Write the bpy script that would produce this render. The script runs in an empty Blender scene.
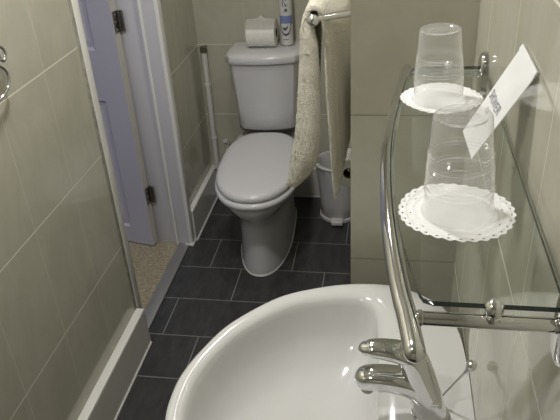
import bpy, bmesh, math, random
from mathutils import Vector, Matrix, noise
random.seed(7)
PI = math.pi
scene = bpy.context.scene
COL = scene.collection

# ------------------------------------------------------------------ helpers
def link(name, me, mats=None, parent=None, smooth=True, angle=40):
    o = bpy.data.objects.new(name, me)
    COL.objects.link(o)
    if mats is not None:
        for m in (mats if isinstance(mats, (list, tuple)) else [mats]):
            me.materials.append(m)
    if parent:
        o.parent = parent
    if smooth:
        for p in me.polygons:
            p.use_smooth = True
        try:
            me.set_sharp_from_angle(angle=math.radians(angle))
        except Exception:
            pass
    return o

def obj(name, bm, mats=None, parent=None, smooth=True, angle=40):
    bmesh.ops.recalc_face_normals(bm, faces=bm.faces[:])
    me = bpy.data.meshes.new(name)
    bm.to_mesh(me)
    bm.free()
    return link(name, me, mats, parent, smooth, angle)

def thing(name, label, cat, loc=(0, 0, 0), rz=0, group=None):
    o = bpy.data.objects.new(name, None)
    o.empty_display_size = 0.05
    COL.objects.link(o)
    o.location = loc
    o.rotation_euler = (0, 0, rz)
    tag(o, label, cat, group)
    return o

def tag(o, label, cat, group=None):
    o['label'] = label
    o['category'] = cat
    if group:
        o['group'] = group
    return o

def struct(o):
    o['kind'] = 'structure'
    return o

def place(o, root_loc):
    """keep a part's vertices in world space although its thing stands at root_loc"""
    o.location = -Vector(root_loc)
    return o

def add_box(bm, x0, x1, y0, y1, z0, z1, bev=0, seg=2, mi=0):
    vs = [bm.verts.new((x, y, z)) for x in (x0, x1) for y in (y0, y1) for z in (z0, z1)]
    idx = ((0, 1, 3, 2), (4, 6, 7, 5), (0, 4, 5, 1), (2, 3, 7, 6), (0, 2, 6, 4), (1, 5, 7, 3))
    fs = [bm.faces.new([vs[i] for i in q]) for q in idx]
    for f in fs:
        f.material_index = mi
    if bev:
        es = list({e for f in fs for e in f.edges})
        bmesh.ops.bevel(bm, geom=es, offset=bev, segments=seg, profile=0.5, affect='EDGES')
    return bm

def box(name, x0, x1, y0, y1, z0, z1, mat, bev=0, parent=None, seg=2):
    bm = bmesh.new()
    add_box(bm, x0, x1, y0, y1, z0, z1, bev, seg)
    return obj(name, bm, mat, parent, smooth=bool(bev))

def add_loft(bm, rings, cap0=True, cap1=True, closed=True):
    vr = [[bm.verts.new(p) for p in r] for r in rings]
    n = len(rings[0])
    for a, b in zip(vr, vr[1:]):
        for i in range(n if closed else n - 1):
            j = (i + 1) % n
            bm.faces.new((a[i], a[j], b[j], b[i]))
    if cap0:
        bm.faces.new(vr[0][::-1])
    if cap1:
        bm.faces.new(vr[-1])
    return vr

def add_lathe(bm, prof, c=(0, 0, 0), n=48, axis='z', cap0=False, cap1=False):
    c = Vector(c)
    rings = []
    for r, h in prof:
        ring = []
        for i in range(n):
            a = 2 * PI * i / n
            if axis == 'z':
                p = Vector((r * math.cos(a), r * math.sin(a), h))
            elif axis == 'x':
                p = Vector((h, r * math.cos(a), r * math.sin(a)))
            else:
                p = Vector((r * math.cos(a), h, r * math.sin(a)))
            ring.append(c + p)
        rings.append(ring)
    return add_loft(bm, rings, cap0, cap1)

def catmull(pts, n, closed=False):
    pts = [Vector(p) for p in pts]
    out = []
    m = len(pts)
    segs = m if closed else m - 1
    for i in range(segs):
        if closed:
            p0, p1, p2, p3 = pts[(i - 1) % m], pts[i], pts[(i + 1) % m], pts[(i + 2) % m]
        else:
            p1, p2 = pts[i], pts[i + 1]
            p0 = pts[i - 1] if i else p1 * 2 - p2
            p3 = pts[i + 2] if i + 2 < m else p2 * 2 - p1
        for k in range(n):
            t = k / n
            out.append(0.5 * ((2 * p1) + (p2 - p0) * t + (2 * p0 - 5 * p1 + 4 * p2 - p3) * t * t
                              + (3 * p1 - p0 - 3 * p2 + p3) * t ** 3))
    if not closed:
        out.append(pts[-1])
    return out

def add_tube(bm, pts, rad, n=16, up=(0, 0, 1), round_ends=True, flat=1.0, power=2.0):
    """sweep an (elliptic) section along pts; rad is a number or one per point; flat scales the 'up' radius"""
    pts = [Vector(p) for p in pts]
    m = len(pts)
    rads = [rad] * m if isinstance(rad, (int, float)) else list(rad)
    P, RR = pts[:], rads[:]
    if round_ends:
        t0 = (pts[0] - pts[1]).normalized()
        t1 = (pts[-1] - pts[-2]).normalized()
        k = 5
        a = [(pts[0] + t0 * rads[0] * math.sin(PI / 2 * i / k), rads[0] * math.cos(PI / 2 * i / k) + 1e-5) for i in range(k, 0, -1)]
        b = [(pts[-1] + t1 * rads[-1] * math.sin(PI / 2 * i / k), rads[-1] * math.cos(PI / 2 * i / k) + 1e-5) for i in range(1, k + 1)]
        P = [q[0] for q in a] + P + [q[0] for q in b]
        RR = [q[1] for q in a] + RR + [q[1] for q in b]
    rings = []
    upv = Vector(up)
    for i, p in enumerate(P):
        t = (P[min(i + 1, len(P) - 1)] - P[max(i - 1, 0)]).normalized()
        s = t.cross(upv)
        if s.length < 1e-3:
            s = t.cross(Vector((1, 0, 0)))
        s.normalize()
        u = s.cross(t).normalized()
        upv = u
        ring = []
        for j in range(n):
            a = 2 * PI * j / n
            ca, sa = math.cos(a), math.sin(a)
            ca = math.copysign(abs(ca) ** (2 / power), ca)
            sa = math.copysign(abs(sa) ** (2 / power), sa)
            ring.append(p + s * RR[i] * ca + u * RR[i] * flat * sa)
        rings.append(ring)
    return add_loft(bm, rings)

def tube(name, pts, rad, mat, parent=None, **k):
    bm = bmesh.new()
    add_tube(bm, pts, rad, **k)
    return obj(name, bm, mat, parent)

def add_sphere(bm, c, r, n=20):
    bmesh.ops.create_uvsphere(bm, u_segments=n, v_segments=n // 2, radius=r, matrix=Matrix.Translation(Vector(c)))

# ---------------------------------------------------------------- materials
def new_mat(name):
    m = bpy.data.materials.new(name)
    m.use_nodes = True
    nt = m.node_tree
    return m, nt, nt.nodes['Principled BSDF']

def plain(name, col, rough=0.5, metal=0.0, coat=0.0, spec=0.5):
    m, nt, b = new_mat(name)
    b.inputs['Base Color'].default_value = (*col, 1)
    b.inputs['Roughness'].default_value = rough
    b.inputs['Metallic'].default_value = metal
    b.inputs['Coat Weight'].default_value = coat
    b.inputs['Coat Roughness'].default_value = 0.03
    b.inputs['Specular IOR Level'].default_value = spec
    return m

def noisy(name, c0, c1, scale, rough=0.5, bump=0.0, detail=4, stretch=(1, 1, 1), rot=(0, 0, 0), metal=0, bdist=0.002, coat=0.0):
    m, nt, b = new_mat(name)
    N, L = nt.nodes, nt.links
    tc = N.new('ShaderNodeTexCoord')
    mp = N.new('ShaderNodeMapping')
    mp.inputs['Scale'].default_value = stretch
    mp.inputs['Rotation'].default_value = rot
    nz = N.new('ShaderNodeTexNoise')
    nz.inputs['Scale'].default_value = scale
    nz.inputs['Detail'].default_value = detail
    cr = N.new('ShaderNodeValToRGB')
    cr.color_ramp.elements[0].position = 0.3
    cr.color_ramp.elements[1].position = 0.7
    cr.color_ramp.elements[0].color = (*c0, 1)
    cr.color_ramp.elements[1].color = (*c1, 1)
    L.new(tc.outputs['Object'], mp.inputs['Vector'])
    L.new(mp.outputs['Vector'], nz.inputs['Vector'])
    L.new(nz.outputs['Fac'], cr.inputs['Fac'])
    L.new(cr.outputs['Color'], b.inputs['Base Color'])
    b.inputs['Roughness'].default_value = rough
    b.inputs['Metallic'].default_value = metal
    b.inputs['Coat Weight'].default_value = coat
    if bump:
        bp = N.new('ShaderNodeBump')
        bp.inputs['Strength'].default_value = bump
        bp.inputs['Distance'].default_value = bdist
        L.new(nz.outputs['Fac'], bp.inputs['Height'])
        L.new(bp.outputs['Normal'], b.inputs['Normal'])
    return m

def math_node(nt, op, a, b=None):
    n = nt.nodes.new('ShaderNodeMath')
    n.operation = op
    for i, v in enumerate((a, b)):
        if v is None:
            continue
        if isinstance(v, (int, float)):
            n.inputs[i].default_value = v
        else:
            nt.links.new(v, n.inputs[i])
    return n.outputs[0]

TILE_A = (0.475, 0.458, 0.376)
TILE_B = (0.525, 0.508, 0.424)
GROUT = (0.74, 0.72, 0.62)

def tile_mat(name, axis, pu, ou, pv, ov, rough=0.10, hgw=0.0042, vgw=0.0016, a=TILE_A, b=TILE_B, grout=GROUT, vgrout=None):
    """glazed wall tiles: u along the wall, v = height; wide pale bed joints, hairline perpends, soft diagonal veining"""
    m, nt, bs = new_mat(name)
    N, L = nt.nodes, nt.links
    geo = N.new('ShaderNodeNewGeometry')
    sep = N.new('ShaderNodeSeparateXYZ')
    L.new(geo.outputs['Position'], sep.inputs[0])
    u = sep.outputs['X' if axis == 'x' else 'Y']
    v = sep.outputs['Z']
    du = math_node(nt, 'PINGPONG', math_node(nt, 'SUBTRACT', u, ou - 20 * pu), pu / 2)
    dv = math_node(nt, 'PINGPONG', math_node(nt, 'SUBTRACT', v, ov - 20 * pv), pv / 2)
    gu = math_node(nt, 'LESS_THAN', du, vgw / 2)
    gv = math_node(nt, 'LESS_THAN', dv, hgw / 2)
    mp = N.new('ShaderNodeMapping')
    mp.inputs['Rotation'].default_value = (0.6, 0.6, 0.4)
    mp.inputs['Scale'].default_value = (1.0, 1.5, 0.8)
    L.new(geo.outputs['Position'], mp.inputs['Vector'])
    nz = N.new('ShaderNodeTexNoise')
    nz.inputs['Scale'].default_value = 6.5
    nz.inputs['Detail'].default_value = 6
    nz.inputs['Roughness'].default_value = 0.55
    nz.inputs['Distortion'].default_value = 1.2
    L.new(mp.outputs['Vector'], nz.inputs['Vector'])
    cr = N.new('ShaderNodeValToRGB')
    cr.color_ramp.elements[0].position = 0.36
    cr.color_ramp.elements[1].position = 0.66
    cr.color_ramp.elements[0].color = (*a, 1)
    cr.color_ramp.elements[1].color = (*b, 1)
    L.new(nz.outputs['Fac'], cr.inputs['Fac'])
    mix = N.new('ShaderNodeMixRGB')
    L.new(gu, mix.inputs['Fac'])
    L.new(cr.outputs['Color'], mix.inputs['Color1'])
    mix.inputs['Color2'].default_value = (*(vgrout or tuple(0.5 * g + 0.5 * t for g, t in zip(grout, b))), 1)
    mix2 = N.new('ShaderNodeMixRGB')
    L.new(gv, mix2.inputs['Fac'])
    L.new(mix.outputs['Color'], mix2.inputs['Color1'])
    mix2.inputs['Color2'].default_value = (*grout, 1)
    L.new(mix2.outputs['Color'], bs.inputs['Base Color'])
    gm = math_node(nt, 'MAXIMUM', gu, gv)
    rr = math_node(nt, 'ADD', math_node(nt, 'MULTIPLY', gm, 0.5), rough)
    L.new(rr, bs.inputs['Roughness'])
    bp = N.new('ShaderNodeBump')
    bp.inputs['Strength'].default_value = 0.25
    bp.inputs['Distance'].default_value = 0.001
    L.new(math_node(nt, 'SUBTRACT', 1.0, gm), bp.inputs['Height'])
    L.new(bp.outputs['Normal'], bs.inputs['Normal'])
    return m

def floor_mat():
    m, nt, bs = new_mat('slate_floor')
    N, L = nt.nodes, nt.links
    geo = N.new('ShaderNodeNewGeometry')
    sep = N.new('ShaderNodeSeparateXYZ')
    L.new(geo.outputs['Position'], sep.inputs[0])
    x, y = sep.outputs['X'], sep.outputs['Y']
    rowh, tl, y0 = 0.2400, 0.393, 2.192
    ry = math_node(nt, 'DIVIDE', math_node(nt, 'SUBTRACT', y, y0), rowh)
    row = math_node(nt, 'FLOOR', ry)
    xs = math_node(nt, 'ADD', math_node(nt, 'ADD', x, 0.659 + 20 * tl), math_node(nt, 'MULTIPLY', row, 0.155))
    du = math_node(nt, 'PINGPONG', xs, tl / 2)
    dv = math_node(nt, 'PINGPONG', math_node(nt, 'SUBTRACT', y, y0 - 30 * rowh), rowh / 2)
    g = math_node(nt, 'LESS_THAN', math_node(nt, 'MINIMUM', du, dv), 0.0022)
    nz = N.new('ShaderNodeTexNoise')
    nz.inputs['Scale'].default_value = 9
    nz.inputs['Detail'].default_value = 7
    nz.inputs['Roughness'].default_value = 0.65
    mp = N.new('ShaderNodeMapping')
    mp.inputs['Scale'].default_value = (3.0, 0.9, 1)
    mp.inputs['Rotation'].default_value = (0, 0, 0.15)
    L.new(geo.outputs['Position'], mp.inputs['Vector'])
    L.new(mp.outputs['Vector'], nz.inputs['Vector'])
    cr = N.new('ShaderNodeValToRGB')
    cr.color_ramp.elements[0].position = 0.3
    cr.color_ramp.elements[1].position = 0.75
    cr.color_ramp.elements[0].color = (0.028, 0.028, 0.029, 1)
    cr.color_ramp.elements[1].color = (0.066, 0.066, 0.067, 1)
    L.new(nz.outputs['Fac'], cr.inputs['Fac'])
    mix = N.new('ShaderNodeMixRGB')
    L.new(g, mix.inputs['Fac'])
    L.new(cr.outputs['Color'], mix.inputs['Color1'])
    mix.inputs['Color2'].default_value = (0.22, 0.22, 0.215, 1)
    L.new(mix.outputs['Color'], bs.inputs['Base Color'])
    bs.inputs['Roughness'].default_value = 0.38
    bp = N.new('ShaderNodeBump')
    bp.inputs['Strength'].default_value = 0.35
    bp.inputs['Distance'].default_value = 0.002
    L.new(math_node(nt, 'SUBTRACT', nz.outputs['Fac'], math_node(nt, 'MULTIPLY', g, 0.6)), bp.inputs['Height'])
    L.new(bp.outputs['Normal'], bs.inputs['Normal'])
    return m

def clear_mat(name, tint, ior, rough=0.02, haze=0.0, hazecol=(0.9, 0.9, 0.9)):
    """thin clear sheet: see-through plus a Fresnel gloss, optional milky share"""
    m = bpy.data.materials.new(name)
    m.use_nodes = True
    nt = m.node_tree
    N, L = nt.nodes, nt.links
    N.remove(N['Principled BSDF'])
    out = N['Material Output']
    tr = N.new('ShaderNodeBsdfTransparent')
    tr.inputs['Color'].default_value = (*tint, 1)
    body = tr.outputs[0]
    if haze:
        df = N.new('ShaderNodeBsdfDiffuse')
        df.inputs['Color'].default_value = (*hazecol, 1)
        tl = N.new('ShaderNodeBsdfTranslucent')
        tl.inputs['Color'].default_value = (*hazecol, 1)
        ms = N.new('ShaderNodeMixShader')
        ms.inputs[0].default_value = 0.5
        L.new(df.outputs[0], ms.inputs[1])
        L.new(tl.outputs[0], ms.inputs[2])
        mh = N.new('ShaderNodeMixShader')
        lw = N.new('ShaderNodeLayerWeight')
        lw.inputs['Blend'].default_value = 0.35
        hz = math_node(nt, 'ADD', math_node(nt, 'MULTIPLY', lw.outputs['Facing'], haze * 1.6), haze)
        L.new(hz, mh.inputs[0])
        L.new(body, mh.inputs[1])
        L.new(ms.outputs[0], mh.inputs[2])
        body = mh.outputs[0]
    gl = N.new('ShaderNodeBsdfGlossy')
    gl.inputs['Roughness'].default_value = rough
    gl.inputs['Color'].default_value = (1, 1, 1, 1)
    lw2 = N.new('ShaderNodeLayerWeight')
    lw2.inputs['Blend'].default_value = 0.5
    f0 = ((ior - 1) / (ior + 1)) ** 2
    sch = math_node(nt, 'ADD', math_node(nt, 'MULTIPLY', math_node(nt, 'POWER', lw2.outputs['Facing'], 5.0), 1 - f0), f0)
    mx = N.new('ShaderNodeMixShader')
    L.new(sch, mx.inputs[0])
    L.new(body, mx.inputs[1])
    L.new(gl.outputs[0], mx.inputs[2])
    L.new(mx.outputs[0], out.inputs['Surface'])
    return m

def emit(name, col, s):
    m, nt, b = new_mat(name)
    b.inputs['Base Color'].default_value = (*col, 1)
    b.inputs['Emission Color'].default_value = (*col, 1)
    b.inputs['Emission Strength'].default_value = s
    return m

M = dict(
    ceramic=plain('white_ceramic', (0.62, 0.617, 0.61), 0.10, coat=0.3),
    toilet=plain('toilet_ceramic', (0.66, 0.655, 0.665), 0.12, coat=0.3),
    seat=plain('toilet_seat_plastic', (0.66, 0.655, 0.665), 0.20),
    chrome=plain('chrome', (0.74, 0.74, 0.75), 0.07, 1.0),
    brushed=plain('dull_steel', (0.30, 0.28, 0.25), 0.32, 1.0),
    dark=plain('dark_gap', (0.02, 0.02, 0.02), 0.6),
    white_plastic=plain('white_plastic', (0.66, 0.65, 0.62), 0.28),
    trim=plain('white_trim', (0.84, 0.83, 0.80), 0.3),
    skirt=noisy('skirting_tile', (0.60, 0.59, 0.54), (0.65, 0.64, 0.59), 5, 0.14),
    old_grout=noisy('old_grout', (0.26, 0.25, 0.21), (0.42, 0.41, 0.36), 40, 0.8),
    sealant=plain('sealant', (0.66, 0.65, 0.62), 0.5),
    gloss_paint=plain('white_gloss_daylight_tint', (0.61, 0.60, 0.635), 0.30),  # white frame paint; lilac cast of the hall daylight mixed into the colour
    door=plain('white_door_daylight_tint', (0.54, 0.525, 0.61), 0.33),  # door is white; the lilac paints in bluish daylight from the hall
    door_edge=plain('door_edge_paint', (0.58, 0.56, 0.50), 0.4),
    ceiling=plain('ceiling_paint', (0.80, 0.79, 0.76), 0.8),
    carpet=noisy('carpet_pile', (0.23, 0.19, 0.12), (0.46, 0.40, 0.29), 90, 0.95, bump=0.8, detail=3, bdist=0.006),
    strip=plain('threshold_alloy', (0.36, 0.36, 0.36), 0.45, 0.6),
    hall=plain('hall_paint', (0.60, 0.60, 0.66), 0.8),
    terry=noisy('terry_cotton', (0.58, 0.55, 0.465), (0.78, 0.75, 0.65), 330, 0.95, bump=0.9, detail=2, bdist=0.004),
    paper=noisy('tissue_paper', (0.80, 0.78, 0.72), (0.86, 0.845, 0.79), 60, 0.9, bump=0.15),
    card=plain('cardboard_core', (0.16, 0.11, 0.075), 0.9),
    doily=noisy('doily_paper', (0.84, 0.84, 0.84), (0.90, 0.90, 0.90), 200, 0.8, bump=0.3, bdist=0.0006),
    packet=noisy('packet_paper', (0.74, 0.74, 0.745), (0.80, 0.80, 0.805), 30, 0.6),
    ink=plain('grey_ink', (0.24, 0.24, 0.27), 0.7),
    can=plain('can_white', (0.62, 0.62, 0.60), 0.25),
    can_blue=plain('can_blue', (0.20, 0.26, 0.48), 0.3),
    can_ink=plain('can_ink', (0.06, 0.07, 0.11), 0.35),
    bin=noisy('bin_liner_white', (0.52, 0.52, 0.52), (0.62, 0.62, 0.61), 14, 0.35, bump=0.5, stretch=(1, 1, 0.25), bdist=0.01),
    glass=clear_mat('shelf_glass', (0.955, 0.975, 0.965), 1.45),
    glass_edge=plain('glass_edge', (0.035, 0.05, 0.048), 0.10, spec=0.8),
    cup=clear_mat('clear_cup_plastic', (0.985, 0.985, 0.985), 1.22, 0.06, haze=0.075, hazecol=(0.93, 0.93, 0.93)),
    lamp=emit('lamp_lens', (1.0, 0.94, 0.83), 14.0),
)
PV = 0.376
t_left = tile_mat('wall_tile_left', 'y', 0.2512, 1.656, PV, 0.481)
t_part = tile_mat('wall_tile_partition', 'x', 0.2512, 0.168, PV, 0.874, hgw=.003, grout=(.27, .26, .20))
t_right = tile_mat('wall_tile_right', 'y', 0.2512, 0.659, PV, 0.874, rough=0.07)
t_back = tile_mat('wall_tile_back', 'x', 0.2512, -0.963, PV, 0.481)
t_front = tile_mat('wall_tile_front', 'x', 0.2512, -0.963, PV, 0.481)

# ------------------------------------------------------------------ setting
XL, XR, XN, YP, YB, YF, H = -0.963, 0.168, -0.079, 1.316, 3.16, -1.05, 2.40
struct(box('floor', XL - 0.04, XR + 0.1, YF - 0.1, YB + 0.1, -0.08, 0.0, floor_mat()))
struct(box('floor_hall', -2.6, XL - 0.05, 0.6, 4.4, -0.08, 0.002, M['carpet']))
struct(box('ceiling', XL - 0.2, XR + 0.2, YF - 0.1, YB + 0.1, H, H + 0.08, M['ceiling']))
struct(box('wall_left', XL - 0.19, XL, YF, 1.90, 0, H, t_left))
struct(box('wall_left_rear', XL - 0.19, XL, 2.645, YB, 0, H, t_left))
struct(box('wall_left_over_door', XL - 0.19, XL, 1.90, 2.645, 2.06, H, t_left))
struct(box('wall_back', XL - 0.19, XR + 0.1, YB, YB + 0.1, 0, H, t_back))
struct(box('wall_partition', XN, XR + 0.1, YP, YB, 0, H, t_part))
struct(box('wall_right', XR, XR + 0.1, YF, YP, 0, H, t_right))
struct(box('wall_front', XL - 0.19, XR + 0.1, YF - 0.1, YF, 0, H, t_front))
struct(box('wall_hall', -2.7, -2.6, 0.6, 4.4, 0, H, M['hall']))
struct(box('wall_hall_end', -2.6, XL - 0.19, 4.4, 4.5, 0, H, M['hall']))
struct(box('ceiling_hall', -2.6, XL - 0.2, 0.6, 4.4, H, H + 0.08, M['ceiling']))

# skirting: tiled upstand with a white capping and a sealant bead
def skirting(name, x0, x1, y0, y1, along):
    o = box(name, x0, x1, y0, y1, 0, 0.168, M['skirt'])
    struct(o)
    box('capping', x0, x1, y0, y1, 0.168, 0.178, M['trim'], 0.003, o)
    if along == 'y':
        box('sealant_bead', x1 - 0.001, x1 + 0.006, y0, y1, 0, 0.007, M['sealant'], 0.002, o)
    else:
        box('sealant_bead', x0, x1, y0 - 0.006, y0 + 0.001, 0, 0.007, M['sealant'], 0.002, o)
    return o
skirting('baseboard_left', XL, -0.929, YF, 1.90, 'y')
skirting('baseboard_left_rear', XL, -0.937, 2.652, YB, 'y')
skirting('baseboard_back', -0.937, XN, YB - 0.028, YB, 'x')

# door opening: lining, stop and edge trims
struct(box('trim_1', XL - 0.001, XL + 0.006, 1.902, 1.941, 0, 2.06, M['trim'], 0.002))
box('sealant_bead', XL - 0.001, XL + 0.003, 1.886, 1.903, 0.178, 2.06, M['old_grout'], 0.001, bpy.data.objects['trim_1'])
bm = bmesh.new()
add_box(bm, -1.040, -0.9625, 2.614, 2.652, 0, 2.06, 0.002)
add_box(bm, -1.153, -1.038, 2.632, 2.652, 0, 2.06, 0.002)
struct(obj('trim_2', bm, M['gloss_paint']))
bm = bmesh.new()
add_box(bm, -0.964, -0.945, 2.610, 2.656, 0, 2.06, 0.004)
add_box(bm, -1.03, -1.018, 2.608, 2.616, 0, 2.06, 0.002)
struct(obj('trim_3', bm, M['trim']))
struct(box('trim_4', -1.153, -0.9625, 1.90, 2.614, 2.04, 2.06, M['gloss_paint']))
bm = bmesh.new()
add_box(bm, -1.020, -0.962, 1.90, 2.614, -0.001, 0.010, 0.003)
struct(obj('trim_5', bm, M['strip']))
bm = bmesh.new()
add_box(bm, -0.985, -0.945, 2.598, 2.612, 0, 0.012, 0.004)
add_box(bm, -0.947, -0.938, 2.600, 2.660, 0, 0.012, 0.004)
struct(obj('trim_6', bm, M['sealant']))

# the open door: local x = along the leaf from the hinge, y = thickness (0 = face towards us)
DH, DW, DT = 2.02, 0.70, 0.040
ca = math.atan2(0.042, -0.186)
door = bpy.data.objects.new('door_1', None)
COL.objects.link(door)
struct(door)
door.location = (-1.142, 2.582, 0.004)
door.rotation_euler = (0, 0, ca)
def door_leaf():
    bm = bmesh.new()
    s = -1           # thickness direction (away from camera is local -y after the turn)
    xs = [0, 0.115, 0.31, 0.39, 0.585, DW]
    zs = [0.004, 0.095, 0.765, 0.995, 1.55, 1.68, 1.90, DH]
    hole = {(1, 1), (3, 1), (1, 3), (3, 3), (1, 5), (3, 5)}
    for side, y in ((0, 0.0), (1, s * DT)):
        for i in range(5):
            for j in range(7):
                x0, x1, z0, z1 = xs[i], xs[i + 1], zs[j], zs[j + 1]
                if (i, j) in hole:
                    d = s * 0.010 if side == 0 else -s * 0.010
                    fr = [((x0, x1, z0, z1), 0.0), ((x0 + .012, x1 - .012, z0 + .012, z1 - .012), d),
                          ((x0 + .030, x1 - .030, z0 + .030, z1 - .030), d), ((x0 + .045, x1 - .045, z0 + .045, z1 - .045), d * 0.35)]
                    rings = [[(a, y + q, c), (b, y + q, c), (b, y + q, e), (a, y + q, e)] for (a, b, c, e), q in fr]
                    add_loft(bm, rings, cap0=False, cap1=True)
                else:
                    vs = [bm.verts.new(p) for p in ((x0, y, z0), (x1, y, z0), (x1, y, z1), (x0, y, z1))]
                    bm.faces.new(vs)
    bmesh.ops.remove_doubles(bm, verts=bm.verts[:], dist=1e-5)
    for a, b in (((0, zs[0]), (0, DH)), ((DW, zs[0]), (DW, DH)), ((0, zs[0]), (DW, zs[0])), ((0, DH), (DW, DH))):
        vs = [bm.verts.new(p) for p in ((a[0], 0, a[1]), (b[0], 0, b[1]), (b[0], s * DT, b[1]), (a[0], s * DT, a[1]))]
        bm.faces.new(vs)
    bmesh.ops.remove_doubles(bm, verts=bm.verts[:], dist=1e-5)
    return bm
obj('door_leaf', door_leaf(), M['door'], door, angle=15)
box('edge_lipping', -0.0015, 0.0, -DT + .001, -0.001, 0.006, DH - .002, M['door_edge'], 0, door)
for zc in (0.280, 1.118, 1.80):
    bm = bmesh.new()
    add_box(bm, -0.0045, -0.0015, -DT + 0.004, -0.006, zc - 0.045, zc + 0.045, 0.001)
    for k in range(5):
        add_lathe(bm, [(0.0001, 0), (0.0065, 0.0005), (0.0065, 0.0165), (0.0001, 0.017)], (-0.008, -DT - 0.002, zc - 0.045 + k * 0.018), 12)
    add_box(bm, -0.030, -0.0115, -DT - 0.004, -DT - 0.001, zc - 0.045, zc + 0.045, 0.001)
    h = obj('hinge', bm, M['brushed'], door)
    bm = bmesh.new()
    for dz in (-0.03, 0.0, 0.03):
        add_sphere(bm, (-0.0045, -0.02, zc + dz), 0.0035, 8)
    obj('screw', bm, M['chrome'], h)

# ------------------------------------------------------------------- toilet
TO = Vector((-0.602, YB - 0.004, 0))
toilet = thing('toilet', 'white close-coupled toilet with closed lid in the tiled alcove', 'toilet', TO, math.radians(3.0))
def dring(hw, yf, yb, z, n=56, back=0.55, bexp=4.5, cx=0.0):
    """D-shaped ring, local: -y is the front; widest at ymid, squarer at the back"""
    ym = yf + (yb - yf) * back
    out = []
    for i in range(n):
        a = 2 * PI * i / n
        c, s = math.cos(a), math.sin(a)
        if s < 0:
            x = hw * math.copysign(abs(c) ** (2 / 2.25), c)
            y = ym - (ym - yf) * abs(s) ** (2 / 2.05)
        else:
            x = hw * math.copysign(abs(c) ** (2 / bexp), c)
            y = ym + (yb - ym) * abs(s) ** (2 / bexp)
        out.append((x + cx, y, z))
    return out
# local y: 0 at the wall, -0.88 at the front of the seat
bm = bmesh.new()
R_ = [dring(.126, -.775, -.10, 0.0), dring(.127, -.777, -.10, .012), dring(.124, -.774, -.10, .03), dring(.121, -.770, -.09, .12),
      dring(.119, -.770, -.08, .22), dring(.121, -.782, -.07, .285), dring(.136, -.818, -.06, .322), dring(.160, -.856, -.05, .355),
      dring(.177, -.878, -.04, .385), dring(.180, -.882, -.03, .405), dring(.175, -.878, -.03, .4155)]
add_loft(bm, R_)
obj('pan', bm, M['toilet'], toilet, angle=60)
bm = bmesh.new()
add_loft(bm, [dring(.130, -.781, -.10, 0.0), dring(.131, -.783, -.10, .003), dring(.127, -.778, -.10, .008)])
obj('sealant_bead', bm, M['sealant'], toilet)
bm = bmesh.new()
add_loft(bm, [dring(.178, -.884, -.225, .4170, back=.44, bexp=2.9), dring(.187, -.894, -.222, .4215, back=.44, bexp=2.9), dring(.190, -.897, -.222, .433, back=.44, bexp=2.9), dring(.188, -.895, -.222, .444, back=.44, bexp=2.9), dring(.178, -.884, -.225, .449, back=.44, bexp=2.9)])
obj('seat', bm, M['seat'], toilet, angle=60)
bm = bmesh.new()
add_loft(bm, [dring(.174, -.876, -.228, .4515, back=.44, bexp=2.9), dring(.181, -.884, -.225, .455, back=.44, bexp=2.9), dring(.183, -.886, -.225, .464, back=.44, bexp=2.9), dring(.181, -.883, -.226, .474, back=.44, bexp=2.9), dring(.175, -.875, -.23, .4815, back=.44, bexp=2.9),
              dring(.163, -.860, -.24, .4865, back=.44, bexp=2.9), dring(.14, -.825, -.26, .4885, back=.44, bexp=2.9), dring(.07, -.70, -.36, .490, back=.44, bexp=2.9)])
lid = obj('lid', bm, M['seat'], toilet, angle=60)
for sx in (-1, 1):
    bm = bmesh.new()
    add_tube(bm, [(sx * .055, -.224, .446), (sx * .105, -.224, .446)], .011, 14)
    obj('lid_hinge', bm, M['seat'], toilet)
def crect(hw, yf, yb, z, bow=0.03, n=14, r=0.03):
    """cistern plan: flat back, bowed front with rounded corners"""
    pts = []
    for i in range(n + 1):
        t = -1 + 2 * i / n
        x = hw * t
        y = yf + bow * abs(t) ** 2.2
        if abs(t) > 0.86:
            y += r * ((abs(t) - 0.86) / 0.14) ** 2
        pts.append((x, y, z))
    pts.append((hw, yf + bow + r + 0.03, z))
    pts.append((hw, yb - .012, z)); pts.append((hw - .012, yb, z))
    pts.append((-hw + .012, yb, z)); pts.append((-hw, yb - .012, z))
    pts.append((-hw, yf + bow + r + 0.03, z))
    return pts
bm = bmesh.new()
add_loft(bm, [crect(.146, -.205, -.004, .482), crect(.150, -.210, -.004, .49), crect(.156, -.218, -.003, .60), crect(.166, -.232, -.002, .74), crect(.171, -.238, -.002, .827)])
obj('cistern', bm, M['toilet'], toilet, angle=35)
bm = bmesh.new()
add_loft(bm, [crect(.150, -.21, -.01, .4815, .03), crect(.146, -.206, -.01, .478, .03)])
obj('cistern_gap_sheet', bm, M['dark'], toilet)  # dark sheet drawn for the gap line under the cistern
bm = bmesh.new()
add_loft(bm, [crect(.179, -.251, -.001, .833), crect(.181, -.253, 0, .837), crect(.181, -.254, 0, .852), crect(.179, -.251, 0, .864), crect(.172, -.242, -.004, .872), crect(.155, -.225, -.012, .876)])
obj('cistern_lid', bm, M['toilet'], toilet, angle=35)
bm = bmesh.new()
add_lathe(bm, [(.0001, .003), (.012, .003), (.0185, .0025), (.020, .001), (.0235, .004), (.0255, .002), (.026, -.004)], (.022, -.115, .8765), 32)
obj('flush_button', bm, M['chrome'], toilet)
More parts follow.
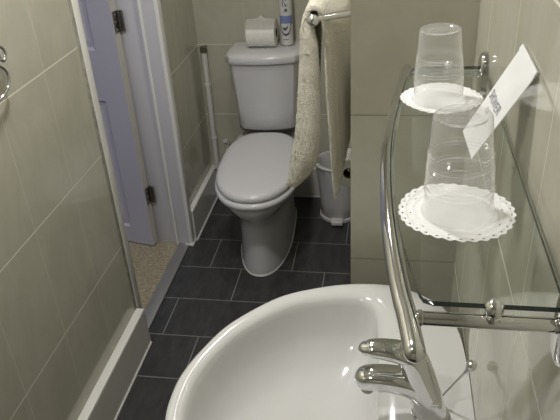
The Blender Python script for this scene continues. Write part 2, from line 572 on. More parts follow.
# ------------------------------------------------ things on the cistern lid
LZ = 0.8765
def roll(name, label, c, axis, r, w, core, group=None, tail=None, tail_mat=None):
    c = Vector(c)
    t = thing(name, label, 'toilet roll', c, 0, group)
    bm = bmesh.new()
    prof = [(core, -w / 2), (r - .003, -w / 2), (r, -w / 2 + .003), (r, w / 2 - .003), (r - .003, w / 2), (core, w / 2)]
    add_lathe(bm, prof, (0, 0, 0), 48, axis)
    obj('paper', bm, M['paper'], t)
    bm = bmesh.new()
    add_lathe(bm, [(core, -w / 2 - .0005), (core - .0015, -w / 2 - .0005), (core - .0015, w / 2 + .0005), (core, w / 2 + .0005), (core, -w / 2 - .0005)], (0, 0, 0), 32, axis)
    obj('core', bm, M['card'], t)
    return t
rr, rw = 0.064, 0.138
RC = (-0.606, 3.058, LZ + rr)
r1 = roll('toilet_roll', 'white toilet roll with folded end lying on the cistern lid', RC, 'x', rr, rw, .021, None)
# loose end of the paper: over the top, folded to a point, and down the front
bm = bmesh.new()
rows = []
nx = 13
for k in range(14):
    a = math.radians(150 - k * 7.5)          # from behind the top over to the front
    rad = rr + 0.0025
    row = []
    for i in range(nx):
        x = -rw / 2 + rw * i / (nx - 1)
        row.append((x, -rad * math.cos(PI - a) * -1 if False else rad * math.cos(a) * -1, rad * math.sin(a)))
    rows.append(row)
flip = [[(p[0], -p[1], p[2]) for p in r] for r in rows]
add_loft(bm, flip, False, False, closed=False)
bmesh.ops.solidify(bm, geom=bm.faces[:], thickness=0.0012)
obj('loose_end', bm, M['paper'], r1)
bm = bmesh.new()
pts = [(-rw / 2, -.040, .056), (rw / 2, -.040, .056), (rw / 2, -.022, .066), (.016, -.010, .074), (.0, -.004, .084), (-.016, -.010, .074), (-rw / 2, -.022, .066)]
vs = [bm.verts.new(p) for p in pts]
bm.faces.new(vs)
g = bmesh.ops.solidify(bm, geom=bm.faces[:], thickness=0.002)
obj('folded_point', bm, M['paper'], r1, smooth=False)

can = thing('air_freshener', 'white and blue aerosol can standing behind the toilet roll', 'aerosol can', (-0.490, 3.085, LZ))
bm = bmesh.new()
CR = 0.0300
add_lathe(bm, [(.0001, .001), (.026, .001), (CR, .004), (CR, .250), (.028, .258), (.022, .268), (.021, .272)], (0, 0, 0), 40)
obj('can_body', bm, M['can'], can)
bm = bmesh.new()
add_lathe(bm, [(.0312, 0), (.0312, .002), (CR, .004)], (0, 0, 0), 40)
obj('base_rim', bm, M['brushed'], can)
bm = bmesh.new()
add_lathe(bm, [(.022, .271), (.0225, .275), (.0225, .307), (.019, .313), (.0001, .314)], (0, 0, 0), 32)
obj('spray_cap', bm, M['white_plastic'], can)
def on_can(name, pts, mat, lift=.0006, n=1):
    """pts: (angle offset in m along the skin, z) polygon wrapped on the can front"""
    bm = bmesh.new()
    vs = []
    for s, z in pts:
        a = -PI / 2 + (s / CR)
        vs.append(bm.verts.new(((CR + lift) * math.cos(a), (CR + lift) * math.sin(a), z)))
    bm.faces.new(vs)
    return obj(name, bm, mat, can, smooth=False)
def strip_can(name, path, w, mat, lift=.0007):
    bm = bmesh.new()
    rows = []
    for (s, z) in path:
        row = []
        for d in (-w / 2, w / 2):
            a = -PI / 2 + s / CR
            row.append(((CR + lift) * math.cos(a), (CR + lift) * math.sin(a), z + d))
        rows.append(row)
    add_loft(bm, rows, False, False, closed=False)
    return obj(name, bm, mat, can, smooth=False)
ang = [-.043 + .086 * i / 28 for i in range(29)]
strip_can('blue_band', [(s, .122) for s in ang], .042, M['can_blue'])
bm = bmesh.new()
def skin(s, z, l):
    a = -PI / 2 + s / CR
    return ((CR + l) * math.cos(a), (CR + l) * math.sin(a), z)
sh = []
for k in range(12):
    t = k / 11
    z = .110 - .062 * t
    w = .027 * math.sqrt(max(0, 1 - t ** 2.2)) + .0006
    sh.append([skin(-w + 2 * w * i / 8, z, .0012) for i in range(9)])
add_loft(bm, sh, False, False, closed=False)
obj('shield_outline', bm, M['can_ink'], can)
bm = bmesh.new()
sh = []
for k in range(12):
    t = k / 11
    z = .108 - .050 * t
    w = .023 * math.sqrt(max(0, 1 - t ** 2.2)) + .0006
    sh.append([skin(-w + 2 * w * i / 8, z, .0018) for i in range(9)])
add_loft(bm, sh, False, False, closed=False)
obj('shield_panel', bm, M['can'], can)
strip_can('leaf_mark', [(-.013, .086), (-.007, .082), (-.001, .080), (.005, .086), (.010, .092)], .012, M['can_ink'], .0024)
strip_can('small_print', [(-.012 + .003 * i, .030 + .001 * (i % 2)) for i in range(9)], .004, M['can_ink'])
bm = bmesh.new()
def scribble(pts, w):
    P = catmull([(s, z, 0) for s, z in pts], 5)
    rows = [[skin(p.x, p.y - w / 2, .001), skin(p.x + w * .3, p.y + w / 2, .001)] for p in P]
    add_loft(bm, rows, False, False, closed=False)
scribble([(-.022, .200), (-.012, .236), (-.006, .248), (-.010, .226), (-.006, .206), (.000, .226), (.004, .214), (.006, .232), (.010, .218), (.016, .234), (.022, .224)], .0075)
scribble([(-.020, .186), (-.012, .204), (-.008, .186), (-.002, .200), (.004, .188), (.012, .198)], .007)
scribble([(-.006, .164), (.0, .171), (.008, .166)], .013)
obj('script_lettering', bm, M['can_ink'], can)

# ------------------------------------------------- pipe and valve by toilet
PX, PY = -0.922, 3.116
pipe = thing('waste_pipe', 'white vertical pipe with metal cap in the left rear corner', 'pipe', (PX, PY, 0))
tube('pipe_tube', [(0, 0, 0.178), (0, 0, .838)], .0145, M['white_plastic'], pipe, n=20, up=(0, 1, 0), round_ends=False)
bm = bmesh.new()
add_lathe(bm, [(.0001, .862), (.014, .861), (.0185, .857), (.0185, .832), (.0150, .830)], (0, 0, 0), 24)
add_tube(bm, [(0, 0, .848), (0, .040, .848)], .008, 12)
obj('pipe_cap', bm, M['brushed'], pipe)
for z in (.36, .66):
    bm = bmesh.new()
    add_lathe(bm, [(.0148, z - .01), (.0175, z - .008), (.0175, z + .008), (.0148, z + .01)], (0, 0, 0), 20)
    add_box(bm, -.006, .006, .010, .041, z - .006, z + .006)
    obj('pipe_clip', bm, M['white_plastic'], pipe)
VX, VY = -0.853, 3.118
valve = thing('isolating_valve', 'small white isolating valve on the back wall beside the toilet', 'valve', (VX, VY, .178))
bm = bmesh.new()
add_tube(bm, [(0, 0, 0.0), (0, 0, .15)], .0065, 12, up=(0, 1, 0))
obj('supply_pipe', bm, M['brushed'], valve)
bm = bmesh.new()
add_lathe(bm, [(.0075, .085), (.013, .088), (.013, .112), (.0095, .116), (.0095, .128), (.013, .132), (.013, .152), (.0075, .155)], (0, 0, 0), 16)
add_tube(bm, [(0, -.010, .12), (0, -.026, .12)], .006, 10)
add_box(bm, -.012, .012, -.030, -.024, .164, .184, .002)
add_box(bm, -.005, .005, -.026, .0, .17, .178)
obj('valve_body', bm, M['white_plastic'], valve)
bm = bmesh.new()
add_box(bm, -.006, .006, .0, .042, .126, .140)
obj('wall_clip', bm, M['brushed'], valve)

# ------------------------------------------------------- bin, holder, roll
BX, BY = -0.240, 2.955
pb = thing('pedal_bin', 'round white pedal bin on the dark floor right of the toilet', 'bin', (BX, BY, 0))
bm = bmesh.new()
n = 64
rings = []
for r, z, am in ((.086, .012, 0), (.093, .020, 0), (.096, .10, .0008), (.102, .20, .002), (.110, .28, .003), (.114, .315, .003), (.112, .322, .002), (.105, .322, .002), (.098, .30, 0), (.085, .05, 0), (.0001, .045, 0)):
    rings.append([((r + am * math.sin(7 * a + z * 9) + am * .6 * math.sin(17 * a)) * math.cos(a), (r + am * math.sin(7 * a + z * 9)) * math.sin(a), z) for a in [2 * PI * i / n for i in range(n)]])
add_loft(bm, rings, True, False)
obj('bin_body', bm, M['bin'], pb)
bm = bmesh.new()
add_lathe(bm, [(.0001, 0), (.094, 0), (.099, .004), (.099, .020), (.092, .026)], (0, 0, 0), 48)
obj('bin_base', bm, M['white_plastic'], pb)
bm = bmesh.new()
add_box(bm, -.030, .030, -.135, -.085, .010, .034, .006, 3)
obj('pedal', bm, M['white_plastic'], pb)
bm = bmesh.new()
add_tube(bm, [((.116 + .0015 * math.sin(9 * a)) * math.cos(a), (.116) * math.sin(a), .316) for a in [2 * PI * i / 48 for i in range(49)]], .006, 8, round_ends=False)
obj('bin_rim', bm, M['white_plastic'], pb)

HX, HY, HZ = -0.152, 2.46, 0.535
th = thing('toilet_roll_holder', 'chrome toilet roll holder on the alcove right wall', 'toilet roll holder', (XN, HY, HZ))
bm = bmesh.new()
add_lathe(bm, [(.022, 0), (.022, -.006), (.018, -.010), (.0001, -.010)], (0, .10, .012), 24, 'x')
obj('wall_plate', bm, M['chrome'], th)
tube('holder_arm', catmull([(-.006, .10, .012), (-.04, .10, .012), (HX - XN, .098, .0165), (HX - XN, .07, .0165), (HX - XN, -.058, .0165)], 6), .005, M['chrome'], th, n=12)
roll('toilet_roll', 'toilet roll hanging on the alcove wall holder above the bin', (HX, HY, HZ), 'y', .064, .11, .024)

# ----------------------------------------------------- towel rail and towel
YT = 1.62
BRX, BRZ = -0.190, 1.375
tr = thing('towel_rail', 'chrome towel rail with round wall plate on the alcove right wall', 'towel rail', (XN, YT + .03, BRZ))
root = (XN, YT + .03, BRZ)
place(tube('bar', [(BRX, YT - .004, BRZ), (BRX, 2.24, BRZ)], .0085, M['chrome'], tr, n=18), root)
bm = bmesh.new()
add_lathe(bm, [(.0001, -.016), (.009, -.015), (.0145, -.010), (.0155, -.004), (.0145, .003), (.009, .007)], (BRX, YT, BRZ), 24, 'y')
place(obj('end_cap', bm, M['chrome'], tr), root)
for yy, y1 in ((YT + .006, YT + .055), (2.225, 2.20)):
    place(tube('arm', [(BRX, yy, BRZ), (XN - .008, y1, BRZ + .004)], .0085, M['chrome'], tr, n=16), root)
    bm = bmesh.new()
    add_lathe(bm, [(.0001, -.016), (.013, -.015), (.024, -.012), (.027, -.008), (.027, 0)], (XN, y1, BRZ + .004), 32, 'x')
    place(obj('wall_plate', bm, M['chrome'], tr), root)

def towel():
    """folded bath towel over the bar: section path from the left hem over the bar to the right hem, swept along y"""
    bm = bmesh.new()
    near = [(-.276, .896), (-.264, .955), (-.246, 1.048), (-.232, 1.165), (-.222, 1.274), (-.216, 1.345), (-.205, 1.384), (BRX, 1.398),
            (-.175, 1.386), (-.168, 1.345), (-.165, 1.274), (-.162, 1.165), (-.156, 1.049), (-.151, .930), (-.144, .856)]
    far = [(-.250, .74), (-.243, .84), (-.236, .96), (-.228, 1.10), (-.220, 1.25), (-.214, 1.345), (-.204, 1.384), (BRX, 1.398),
           (-.165, 1.389), (-.128, 1.350), (-.114, 1.30), (-.110, 1.22), (-.108, 1.15), (-.107, 1.09), (-.106, 1.03)]
    ns = 10
    NP = catmull([(x, 0, z) for x, z in near], ns)
    FP = catmull([(x, 0, z) for x, z in far], ns)
    ny = 64
    m = len(NP)
    T = 0.0105
    y0, y1 = YT + .008, 2.20
    def base(i, t):
        p = NP[i].lerp(FP[i], t if i < m / 2 else 1 - (1 - min(1, t / .40)) ** 1.6)
        s = abs(i / (m - 1) - .5) * 2
        w = .007 * s * math.sin(9 * t + (2.2 if i < m / 2 else 0.4)) * t + .004 * s * math.sin(23 * t)
        return Vector((p.x + w * (1 if i < m / 2 else .35), y0 + (y1 - y0) * t, p.z))
    def nrm(i, t):
        a = base(max(i - 1, 0), t)
        b = base(min(i + 1, m - 1), t)
        d = (b - a)
        return Vector((-d.z, 0, d.x)).normalized()
    def extra(i):
        f = i / (m - 1)
        if f > .46:
            return 0.0
        k = ((0, .020), (.05, .046), (.10, .068), (.16, .066), (.24, .050), (.32, .038), (.40, .018), (.46, 0))
        for (a, p), (b, q) in zip(k, k[1:]):
            if f <= b:
                return p + (q - p) * (f - a) / (b - a)
        return 0.0
    grids = []
    for sgn in (0, 1):
        g = []
        for i in range(m):
            row = []
            for j in range(ny):
                t = j / (ny - 1)
                p = base(i, t)
                n_ = nrm(i, t)
                edge = 1 - .55 * max(0, 1 - j / 1.5) - 0.5 * max(0, 1 - min(i, m - 1 - i) / 2)
                band = 0
                if j in (3, 6):
                    band = -.0025
                q = p + n_ * (T * edge if sgn else -extra(i) * (1 - min(1, t / .5)))
                f = 1.0 if sgn else .6
                jit = .0012 * noise.noise(q * 160) + .0013 * random.uniform(-1, 1)
                q = q + n_ * ((jit + band) * (1 if sgn else -1) * f)
                q.y += random.uniform(-.0012, .0012) if j else random.uniform(-.001, .0005)
                row.append(bm.verts.new(q))
            g.append(row)
        grids.append(g)
    A, B = grids
    for i in range(m - 1):
        for j in range(ny - 1):
            bm.faces.new((A[i][j], A[i][j + 1], A[i + 1][j + 1], A[i + 1][j]))
            bm.faces.new((B[i][j], B[i + 1][j], B[i + 1][j + 1], B[i][j + 1]))
    for i in range(m - 1):
        bm.faces.new((A[i][0], A[i + 1][0], B[i + 1][0], B[i][0]))
        bm.faces.new((A[i][-1], B[i][-1], B[i + 1][-1], A[i + 1][-1]))
    for j in range(ny - 1):
        bm.faces.new((A[0][j], B[0][j], B[0][j + 1], A[0][j + 1]))
        bm.faces.new((A[-1][j], A[-1][j + 1], B[-1][j + 1], B[-1][j]))
    return bm, NP, nrm, base, extra
bm, NP, nrm, base, extra = towel()
# fringe of terry loops along the near hem
for i in range(len(NP) - 1):
    for k in range(int(14 + 420 * extra(i))):
        t = 0.0
        p = base(i, 0).lerp(base(i + 1, 0), random.random())
        n_ = nrm(i, 0)
        q = p + n_ * random.uniform(-extra(i), .0115) * .9 + Vector((0, random.uniform(-.004, .012), 0))
        d = (n_ * random.uniform(-.2, 1.0) + Vector((random.uniform(-.5, .5), random.uniform(-.9, .1), random.uniform(-.5, .5)))).normalized()
        L_ = random.uniform(.0008, .0022)
        s = d.orthogonal().normalized() * .0010
        u = d.cross(s)
        tip = bm.verts.new(q + d * L_)
        bs_ = [bm.verts.new(q - d * .003 + s * math.cos(a) + u * math.sin(a)) for a in (0, 2.1, 4.2)]
        for a in range(3):
            bm.faces.new((bs_[a], bs_[(a + 1) % 3], tip))
tw = obj('towel', bm, M['terry'], None, angle=180)
tag(tw, 'cream terry bath towel folded over the chrome rail beside the toilet', 'towel')

# -------------------------------------------------------------------- basin
YC = 0.836
basin = thing('wash_basin', 'large white oval ceramic wash basin on the right wall', 'wash basin', (XR, YC, 0))
def sym(half):
    """half outline from the left-most point round the far side to the wall, mirrored about y=YC"""
    far = [(x, YC + d) for x, d in half]
    near = [(x, YC - d) for x, d in half[::-1] if d > 1e-6]
    return far + near
def outline(half, n=7):
    return [(p.x, p.y) for p in catmull([(x, y, 0) for x, y in sym(half)], n, True)]
OUT = outline([(-.391, 0), (-.386, .0575), (-.364, .128), (-.322, .213), (-.235, .3065), (-.1485, .350), (-.074, .370), (.0, .3735), (.0575, .358), (.1245, .3085), (.156, .23), (.1660, .125), (.1670, .048)])
INN = outline([(-.356, 0), (-.351, .0575), (-.329, .1245), (-.2855, .201), (-.206, .278), (-.134, .3085), (-.074, .319), (-.038, .316), (-.015, .297), (-.006, .259), (-.002, .182), (.0, .096), (.0, .038)])
cxy = (-.160, YC)
def ring2(o, s, z, c=cxy, off=0):
    return [(c[0] + (x - c[0]) * s, c[1] + (y - c[1]) * s, z) for x, y in o]
def mixr(a, b, t, z):
    return [(p[0] * (1 - t) + q[0] * t, p[1] * (1 - t) + q[1] * t, z) for p, q in zip(a, b)]
DR = [(cxy[0] + .024 * math.cos(a), YC + .024 * math.sin(a)) for a in [PI - 2 * PI * i / len(OUT) for i in range(len(OUT))]]
bm = bmesh.new()
rings = [ring2(OUT, .30, .60, (0.0, YC)), ring2(OUT, .62, .67, (0.04, YC)), ring2(OUT, .86, .77, (.06, YC)), ring2(OUT, .965, .835, (.12, YC)),
         ring2(OUT, .988, .862, (.166, YC)), ring2(OUT, .999, .872, (.166, YC)), ring2(OUT, .996, .8785, (.166, YC)),
         ring2(OUT, .985, .8820, (.166, YC)), mixr(OUT, INN, .40, .8828), mixr(OUT, INN, .70, .8815), mixr(OUT, INN, .9, .8780),
         ring2(INN, .995, .872), ring2(INN, .978, .858), ring2(INN, .955, .836), ring2(INN, .915, .805), ring2(INN, .84, .775), ring2(INN, .70, .751),
         ring2(INN, .50, .737), mixr([(p[0], p[1]) for p in ring2(INN, .28, 0)], DR, .5, .729), mixr(DR, DR, 0, .725), mixr(DR, [cxy] * len(DR), .2, .721)]
add_loft(bm, rings)
obj('bowl', bm, M['ceramic'], basin, angle=80).location = (-XR, -YC, 0)
bm = bmesh.new()
add_lathe(bm, [(.0001, .7235), (.012, .7235), (.016, .725), (.023, .7275), (.0255, .7265), (.024, .724)], (cxy[0], YC, 0), 32)
obj('drain', bm, M['chrome'], basin).location = (-XR, -YC, 0)
bm = bmesh.new()
def er(cx, hx, hy, z, n=32):
    return [(cx + hx * math.cos(2 * PI * i / n), YC + hy * math.sin(2 * PI * i / n), z) for i in range(n)]
add_loft(bm, [er(.05, .108, .105, 0), er(.05, .108, .105, .02), er(.05, .092, .082, .06), er(.045, .085, .074, .30), er(.03, .095, .085, .52), er(.01, .13, .12, .64)])
obj('pedestal', bm, M['ceramic'], basin).location = (-XR, -YC, 0)
# ---------------------------------------------------------------------- tap
TY = 0.8315
tap = thing('mixer_tap', 'chrome single lever mixer tap on the white basin', 'tap', (.090, TY, .8825))
tl = Vector((.090, TY, .8825))
bm = bmesh.new()
add_lathe(bm, [(.0318, 0), (.0328, .003), (.0323, .008), (.0285, .011)], tl, 40)
place(obj('base_ring', bm, M['chrome'], tap), tl)
bm = bmesh.new()
body = catmull([(.090, TY, .887), (.0853, TY, .909), (.0766, TY, .9426), (.067, TY, .976), (.0584, TY, 1.003), (.0508, TY, 1.019)], 6)
rb = [.0292 - .0040 * (i / (len(body) - 1)) for i in range(len(body))]
add_tube(bm, body, rb, 32, up=(1, 0, 0))
sp = catmull([(.0814, TY, .930), (.0575, TY, .955), (.024, TY, .9635), (-.0070, TY, .9645), (-.0215, TY, .9628)], 8)
rs = [.0275 - .0055 * (i / (len(sp) - 1)) for i in range(len(sp))]
add_tube(bm, sp, rs, 32, flat=.84, power=2.6)
place(obj('tap_body', bm, M['chrome'], tap, angle=60), tl)
bm = bmesh.new()
add_lathe(bm, [(.0001, -.016), (.0095, -.016), (.011, -.014), (.011, 0)], (-.021, TY, .9485), 24)
place(obj('aerator', bm, M['brushed'], tap), tl)
lv = catmull([(.0555, TY, 1.0145), (.0335, TY, 1.0265), (.0096, TY, 1.031), (-.0134, TY, 1.032), (-.0230, TY, 1.031)], 8)
rl = [.0240 - .0095 * (i / (len(lv) - 1)) ** 1.8 for i in range(len(lv))]
bm = bmesh.new()
add_tube(bm, lv, rl, 32, flat=.74)
place(obj('lever', bm, M['chrome'], tap, angle=60), tl)
rod0, rod1 = Vector((.1015, TY + .027, .886)), Vector((.149, TY + .006, .997))
place(tube('lift_rod', [rod0, rod1], .0021, M['chrome'], tap, n=10), tl)
d = (rod1 - rod0).normalized()
bm = bmesh.new()
add_tube(bm, [rod1 - d * .014, rod1 - d * .007, rod1, rod1 + d * .006], [.0042, .0058, .0082, .0092], 18)
place(obj('rod_knob', bm, M['chrome'], tap), tl)

# -------------------------------------------------------------- glass shelf
SZ = 1.406
shelf = thing('glass_shelf', 'glass wall shelf with bowed chrome rail above the basin', 'shelf', (XR, .803, SZ))
sl = Vector((XR, .803, SZ))
railp = [(.0316, 1.156), (.0266, 1.105), (.0174, 1.020), (.0092, .933), (.0032, .843), (.0018, .779), (.0027, .710), (.0060, .634), (.0115, .561), (.0183, .500), (.0229, .472), (.0289, .425)]
rp = catmull([(x, y, SZ) for x, y in railp], 8)
place(tube('rail', rp, .0097, M['chrome'], shelf, n=24), sl)
for ya, xa in ((1.134, .031), (.470, .024)):
    place(tube('arm', [(xa, ya, SZ), (.08, ya, SZ), (XR - .006, ya, SZ)], .0068, M['chrome'], shelf, n=18), sl)
    bm = bmesh.new()
    add_lathe(bm, [(.0066, 0), (.0078, .001), (.0078, .004), (.0066, .005)], (xa + .008, ya, SZ), 24, 'x')
    place(obj('arm_collar', bm, M['chrome'], shelf), sl)
    # oval wall plate
    bm = bmesh.new()
    rings = []
    for k, (s, dx) in enumerate(((1.0, 0), (1.0, -.009), (.93, -.0125), (.80, -.0140))):
        ring = []
        for i in range(40):
            a = 2 * PI * i / 40
            yy = .020 * s * math.cos(a)
            zz = .020 * s * math.sin(a) + (.020 * s if math.sin(a) >= 0 else -.020 * s)
            ring.append((XR + dx, ya + yy, SZ - .003 + zz))
        rings.append(ring)
    add_loft(bm, rings)
    place(obj('wall_plate', bm, M['chrome'], shelf), sl)
    bm = bmesh.new()
    add_lathe(bm, [(.0066, 0), (.0076, -.001), (.0078, -.003), (.0074, -.0045), (.0066, -.005)], (XR - .013, ya, SZ), 20, 'x')
    place(obj('plate_collar', bm, M['chrome'], shelf), sl)
    bm = bmesh.new()
    xb = .098 if ya < 1 else .1025
    add_lathe(bm, [(.0078, .003), (.0078, .0075), (.0052, .009)], (xb, ya, SZ), 20)
    add_sphere(bm, (xb, ya, SZ + .0152), .0090, 24)
    place(obj('glass_clamp', bm, M['chrome'], shelf), sl)
GZ0, GZ1 = SZ + .0095, SZ + .0150
gf = [(.0371, .480), (.0312, .499), (.0202, .568), (.0124, .641), (.0087, .724), (.0087, .806), (.0105, .870), (.0165, .944), (.0247, 1.017), (.0339, 1.090), (.0421, 1.120)]
front = [(p.x, p.y) for p in catmull([(x, y, 0) for x, y in gf], 5)]
gout = [(.0495, 1.127), (.154, 1.127), (.160, 1.120), (.160, .484), (.154, .4765), (.0458, .4765)] + front
bm = bmesh.new()
vt = [bm.verts.new((x, y, GZ1)) for x, y in gout]
vb = [bm.verts.new((x, y, GZ0)) for x, y in gout]
f1 = bm.faces.new(vt); f2 = bm.faces.new(vb[::-1])
for i in range(len(gout)):
    j = (i + 1) % len(gout)
    f = bm.faces.new((vt[i], vt[j], vb[j], vb[i]))
    f.material_index = 1
place(obj('glass_panel', bm, [M['glass'], M['glass_edge']], shelf, smooth=False), sl)

# ------------------------------------------------------------ doilies, cups
def doily_bm(R, seed=1):
    bm = bmesh.new()
    ns = 30                     # scallops
    na = ns * 12
    rr_ = [R * f for f in (.12, .3, .5, .58, .64, .68, .70, .72, .74, .76, .78, .80, .82, .84, .855, .868, .88, .895, .91, .92, .93, .94, .955, .97, .985, 1.0)]
    def hgt(r, a):
        f = r / R
        z = .0009 + .0005 * max(0, math.sin(f * 44)) * min(1, max(0, (f - .52) / .05))
        z += .0012 * max(0, f - .72) / .28 * (1 + math.sin(3 * a + seed)) + .0005 * max(0, f - .9) * 10 * math.sin(ns * a)
        return z
    def holed(r, a):
        f = r / R
        k = (a * ns / (2 * PI)) % 1.0
        if ((f - .925) / .013) ** 2 + ((k - .5) / .13) ** 2 < 1:
            return True
        if ((f - .862) / .010) ** 2 + ((((k + .5) % 1.0) - .5) / .10) ** 2 < 1:
            return int(a * ns / (2 * PI) + .5) % 2 == 0
        if ((f - .79) / .011) ** 2 + ((k - .5) / .13) ** 2 < 1:
            return int(a * ns / (2 * PI)) % 3 == 0
        return False
    sheets = []
    for dz in (0.0, -.0004):
        V = []
        for k, r in enumerate(rr_):
            row = []
            for i in range(na):
                a = 2 * PI * i / na
                lob = abs(math.sin(ns * a / 2))
                rad = r
                if r > .86 * R:
                    rad = r * (1 - .038 * (1 - lob) * (r / R - .86) / .14)
                row.append(bm.verts.new((rad * math.cos(a), rad * math.sin(a), hgt(r, a) + dz)))
            V.append(row)
        sheets.append(V)
    T, U = sheets
    bm.faces.new(T[0]); bm.faces.new(U[0][::-1])
    nk = len(rr_) - 1
    hole = [[holed((rr_[k] + rr_[k + 1]) / 2, 2 * PI * (i + .5) / na) for i in range(na)] for k in range(nk)]
    for k in range(nk):
        for i in range(na):
            j = (i + 1) % na
            if hole[k][i]:
                continue
            bm.faces.new((T[k][i], T[k + 1][i], T[k + 1][j], T[k][j]))
            bm.faces.new((U[k][i], U[k][j], U[k + 1][j], U[k + 1][i]))
            if k == nk - 1:
                bm.faces.new((T[k + 1][i], U[k + 1][i], U[k + 1][j], T[k + 1][j]))
    return bm
DOZ = GZ1 + .0004
DOF, DON = (.0806, .973), (.0774, .634)
d1 = obj('doily', doily_bm(.0628), M['doily'], None, angle=60)
d1.location = (DON[0], DON[1], DOZ)
tag(d1, 'white paper doily at the near end of the glass shelf', 'doily', 'paper doilies on the glass shelf')
d2 = d1.copy()
COL.objects.link(d2)
d2.location = (DOF[0], DOF[1], DOZ)
d2.rotation_euler = (0, 0, 1.3)
d2['label'] = 'white paper doily at the far end of the glass shelf'

def cup_profile():
    # upturned cup: mouth down at z=0, base at the top
    H_, r0, r1 = .1085, .0378, .0300
    pr = [(r0 + .0012, .0), (r0 + .0022, .0012), (r0 + .0016, .0030), (r0, .0038)]
    for k in range(1, 70):
        t = k / 70
        z = .004 + (H_ - .006) * t
        r = r0 + (r1 - r0) * t
        if .22 < t < .66:
            r += .0015 * math.sin((t - .22) * 2 * PI / .040)
        pr.append((r, z))
    pr += [(r1 - .0006, H_ - .001), (r1 - .0022, H_), (r1 - .0040, H_ - .0008), (r1 - .0052, H_ - .0035), (r1 - .0085, H_ - .0045),
           (r1 - .0135, H_ - .0040), (r1 - .0150, H_ - .0030), (r1 - .018, H_ - .0034), (.006, H_ - .0038), (.0001, H_ - .0036)]
    return pr
def cup(label, loc, lean=0.0):
    bm = bmesh.new()
    add_lathe(bm, cup_profile(), (0, 0, 0), 72)
    bmesh.ops.remove_doubles(bm, verts=bm.verts[:], dist=2e-4)
    o = obj('plastic_cup', bm, M['cup'], None, angle=70)
    sm = o.modifiers.new('wall', 'SOLIDIFY'); sm.thickness = .0004
    o.location = loc
    o.rotation_euler = (0, lean, 0)
    tag(o, label, 'cup', 'upturned plastic cups on the glass shelf')
    return o
CZ = DOZ + .0022
c1 = cup('clear ribbed plastic cup upturned on the near doily', (.0790, .633, CZ + .0008), -.035)
c2 = c1.copy()
COL.objects.link(c2)
c2.location = (.0752, .966, CZ)
c2['label'] = 'clear ribbed plastic cup upturned on the far doily'
c1.scale = (1.0, 1.0, 1.04)

# ---------------------------------------------------------- shower cap packet
A = Vector((.1662, .8455, 1.544)); B = Vector((.1662, .744, 1.542)); Dd = Vector((.1026, .8476, GZ1 + .002)); Cc = Vector((.1063, .7624, GZ1 + .002))
pk = thing('paper_packet', 'white paper shower cap packet leaning on the right wall', 'packet', (.104, .805, GZ1))
pl = Vector((.104, .805, GZ1))
nrm_ = (B - A).cross(Dd - A).normalized()
if nrm_.x > 0:
    nrm_ = -nrm_
def pk_pt(u, v, off=0.0):
    p = A.lerp(B, u).lerp(Dd.lerp(Cc, u), v)
    bulge = .0025 * math.sin(PI * u) * math.sin(PI * min(1, v * 1.02)) + .0012 * math.sin(9 * u + 5 * v) * math.sin(PI * u) * math.sin(PI * v)
    return p + nrm_ * (bulge + off)
bm = bmesh.new()
nu, nv = 18, 24
top = [[pk_pt(i / nu, j / nv, .0006) for i in range(nu + 1)] for j in range(nv + 1)]
bot = [[A.lerp(B, i / nu).lerp(Dd.lerp(Cc, i / nu), j / nv) - nrm_ * .0004 for i in range(nu + 1)] for j in range(nv + 1)]
a_ = add_loft(bm, top, False, False, closed=False)
b_ = add_loft(bm, bot, False, False, closed=False)
for j in range(nv):
    for i in (0, nu):
        bm.faces.new((a_[j][i], a_[j + 1][i], b_[j + 1][i], b_[j][i]))
for i in range(nu):
    for j in (0, nv):
        bm.faces.new((a_[j][i], a_[j][i + 1], b_[j][i + 1], b_[j][i]))
place(obj('envelope', bm, M['packet'], pk, angle=50), pl)
bm = bmesh.new()
for i in range(nu):
    q = [pk_pt(i / nu, .055, .0012), pk_pt((i + 1) / nu, .055, .0012), pk_pt((i + 1) / nu, .0, .0012), pk_pt(i / nu, 0, .0012)]
    bm.faces.new([bm.verts.new(p) for p in q])
bmesh.ops.remove_doubles(bm, verts=bm.verts[:], dist=1e-6)
bmesh.ops.solidify(bm, geom=bm.faces[:], thickness=-.0006)
place(obj('sealed_flap', bm, M['packet'], pk, smooth=False), pl)
def lettering(txt, size, u0, v0, spacing=1.0):
    cu = bpy.data.curves.new('lettering', 'FONT')
    cu.body = txt
    cu.size = size
    cu.align_x = 'CENTER'
    cu.space_character = spacing
    o = bpy.data.objects.new('lettering', cu)
    COL.objects.link(o)
    dg = bpy.context.evaluated_depsgraph_get()
    dg.update()
    me = bpy.data.meshes.new_from_object(o.evaluated_get(dg))
    bpy.data.objects.remove(o)
    W = (B - A).length
    L_ = (Dd - A).length
    for v in me.vertices:
        u = u0 + v.co.x / W
        vv = v0 - v.co.y / L_
        v.co = pk_pt(u, vv, .0011)
    r = link('lettering', me, M['ink'], pk, smooth=False)
    place(r, pl)
    return r
lettering('SHOWER', .0175, .46, .55, 1.0)
lettering('CAP', .0115, .46, .645, 1.0)

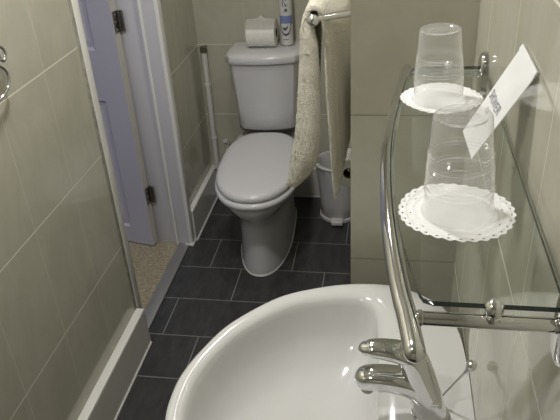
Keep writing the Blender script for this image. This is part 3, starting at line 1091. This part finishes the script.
# ---------------------------------------------------------------- wire hook
hk = thing('wire_hook', 'curled chrome wire hook on the left tiled wall', 'hook', (XL, 1.36, 1.32))
hl = Vector((XL, 1.36, 1.32))
XH = -0.938
def hp(y, z, x=XH):
    return (x, y, z)
curl = [hp(1.34, 1.335), hp(1.385, 1.342), hp(1.412, 1.362), hp(1.432, 1.371), hp(1.450, 1.362), hp(1.455, 1.345), hp(1.444, 1.334), hp(1.431, 1.340), hp(1.429, 1.352)]
place(tube('curl', catmull(curl, 6), .0042, M['chrome'], hk, n=12), hl)
loop = [hp(1.34, 1.335), hp(1.380, 1.338), hp(1.415, 1.330), hp(1.440, 1.305), hp(1.437, 1.280), hp(1.415, 1.264), hp(1.37, 1.254), hp(1.31, 1.250), hp(1.26, 1.267), hp(1.255, 1.30), hp(1.28, 1.325), hp(1.34, 1.335)]
place(tube('loop', catmull(loop, 6), .0042, M['chrome'], hk, n=12), hl)
bm = bmesh.new()
add_lathe(bm, [(.024, 0), (.024, .005), (.018, .009), (.006, .011), (.006, .027)], (XL, 1.34, 1.335), 24, 'x', cap1=True)
place(obj('wall_plate', bm, M['chrome'], hk), hl)

# ------------------------------------------------------------------- lights
def ceiling_light(label, x, y, r, power, col=(1, .985, .955), spread=PI):
    t = thing('ceiling_light', label, 'ceiling light', (x, y, H), 0, 'ceiling lights in the bathroom')
    bm = bmesh.new()
    add_lathe(bm, [(r + .012, 0), (r + .014, -.006), (r + .010, -.012), (r + .001, -.012), (r, -.004), (r, 0)], (0, 0, 0), 40)
    obj('rim', bm, M['white_plastic'], t)
    bm = bmesh.new()
    add_lathe(bm, [(r, -.006), (r * .7, -.0075), (r * .3, -.008), (.0001, -.008)], (0, 0, 0), 40)
    obj('lens', bm, M['lamp'], t)
    ld = bpy.data.lights.new('bulb', 'AREA')
    ld.shape = 'DISK'
    ld.size = 2 * r
    ld.energy = power
    ld.color = col
    lo = bpy.data.objects.new('bulb', ld)
    COL.objects.link(lo)
    lo.parent = t
    lo.location = (0, 0, -.014)
    return t
ceiling_light('round white ceiling light over the middle of the floor', -.52, 1.30, .075, 8.5)
ceiling_light('round white ceiling light above the toilet', -.50, 2.20, .055, 2.6)
ceiling_light('round white ceiling light above the entrance end', -.62, .15, .055, 4.0)

# cool daylight in the hall outside the door
ld = bpy.data.lights.new('hall_light', 'AREA')
ld.shape = 'RECTANGLE'
ld.size, ld.size_y = .9, 1.2
ld.energy = 2.2
ld.color = (.86, .88, 1.0)
lo = bpy.data.objects.new('hall_light', ld)
COL.objects.link(lo)
lo.location = (-1.8, 1.5, H - .01)

w = bpy.data.worlds.new('World')
scene.world = w
w.use_nodes = True
w.node_tree.nodes['Background'].inputs[0].default_value = (.75, .80, 1.0, 1)
w.node_tree.nodes['Background'].inputs[1].default_value = .25

# ------------------------------------------------------------------- camera
cd = bpy.data.cameras.new('camera')
cd.sensor_width = 36
cd.lens = 36 * 651.3 / 560
cd.clip_start = .01
cam = bpy.data.objects.new('camera', cd)
COL.objects.link(cam)
Rm = ((0.9868406591677832, 0.030466221692428193, -0.1587996308216206),
      (0.15181934684800422, -0.512552495768903, 0.84512769745389),
      (-0.05564529931576045, -0.8581152302673904, -0.5104330046609475))
m4 = Matrix.Identity(4)
for i in range(3):
    m4[i][0] = Rm[i][0]
    m4[i][1] = -Rm[i][1]
    m4[i][2] = -Rm[i][2]
m4.translation = Vector((0, 0, 1.8))
cam.matrix_world = m4
scene.camera = cam

scene.view_settings.view_transform = 'Standard'
scene.view_settings.look = 'None'
scene.view_settings.gamma = 1.0
scene.view_settings.exposure = 0.56
scene.cycles.max_bounces = 14
scene.cycles.transparent_max_bounces = 32
scene.cycles.use_denoising = True
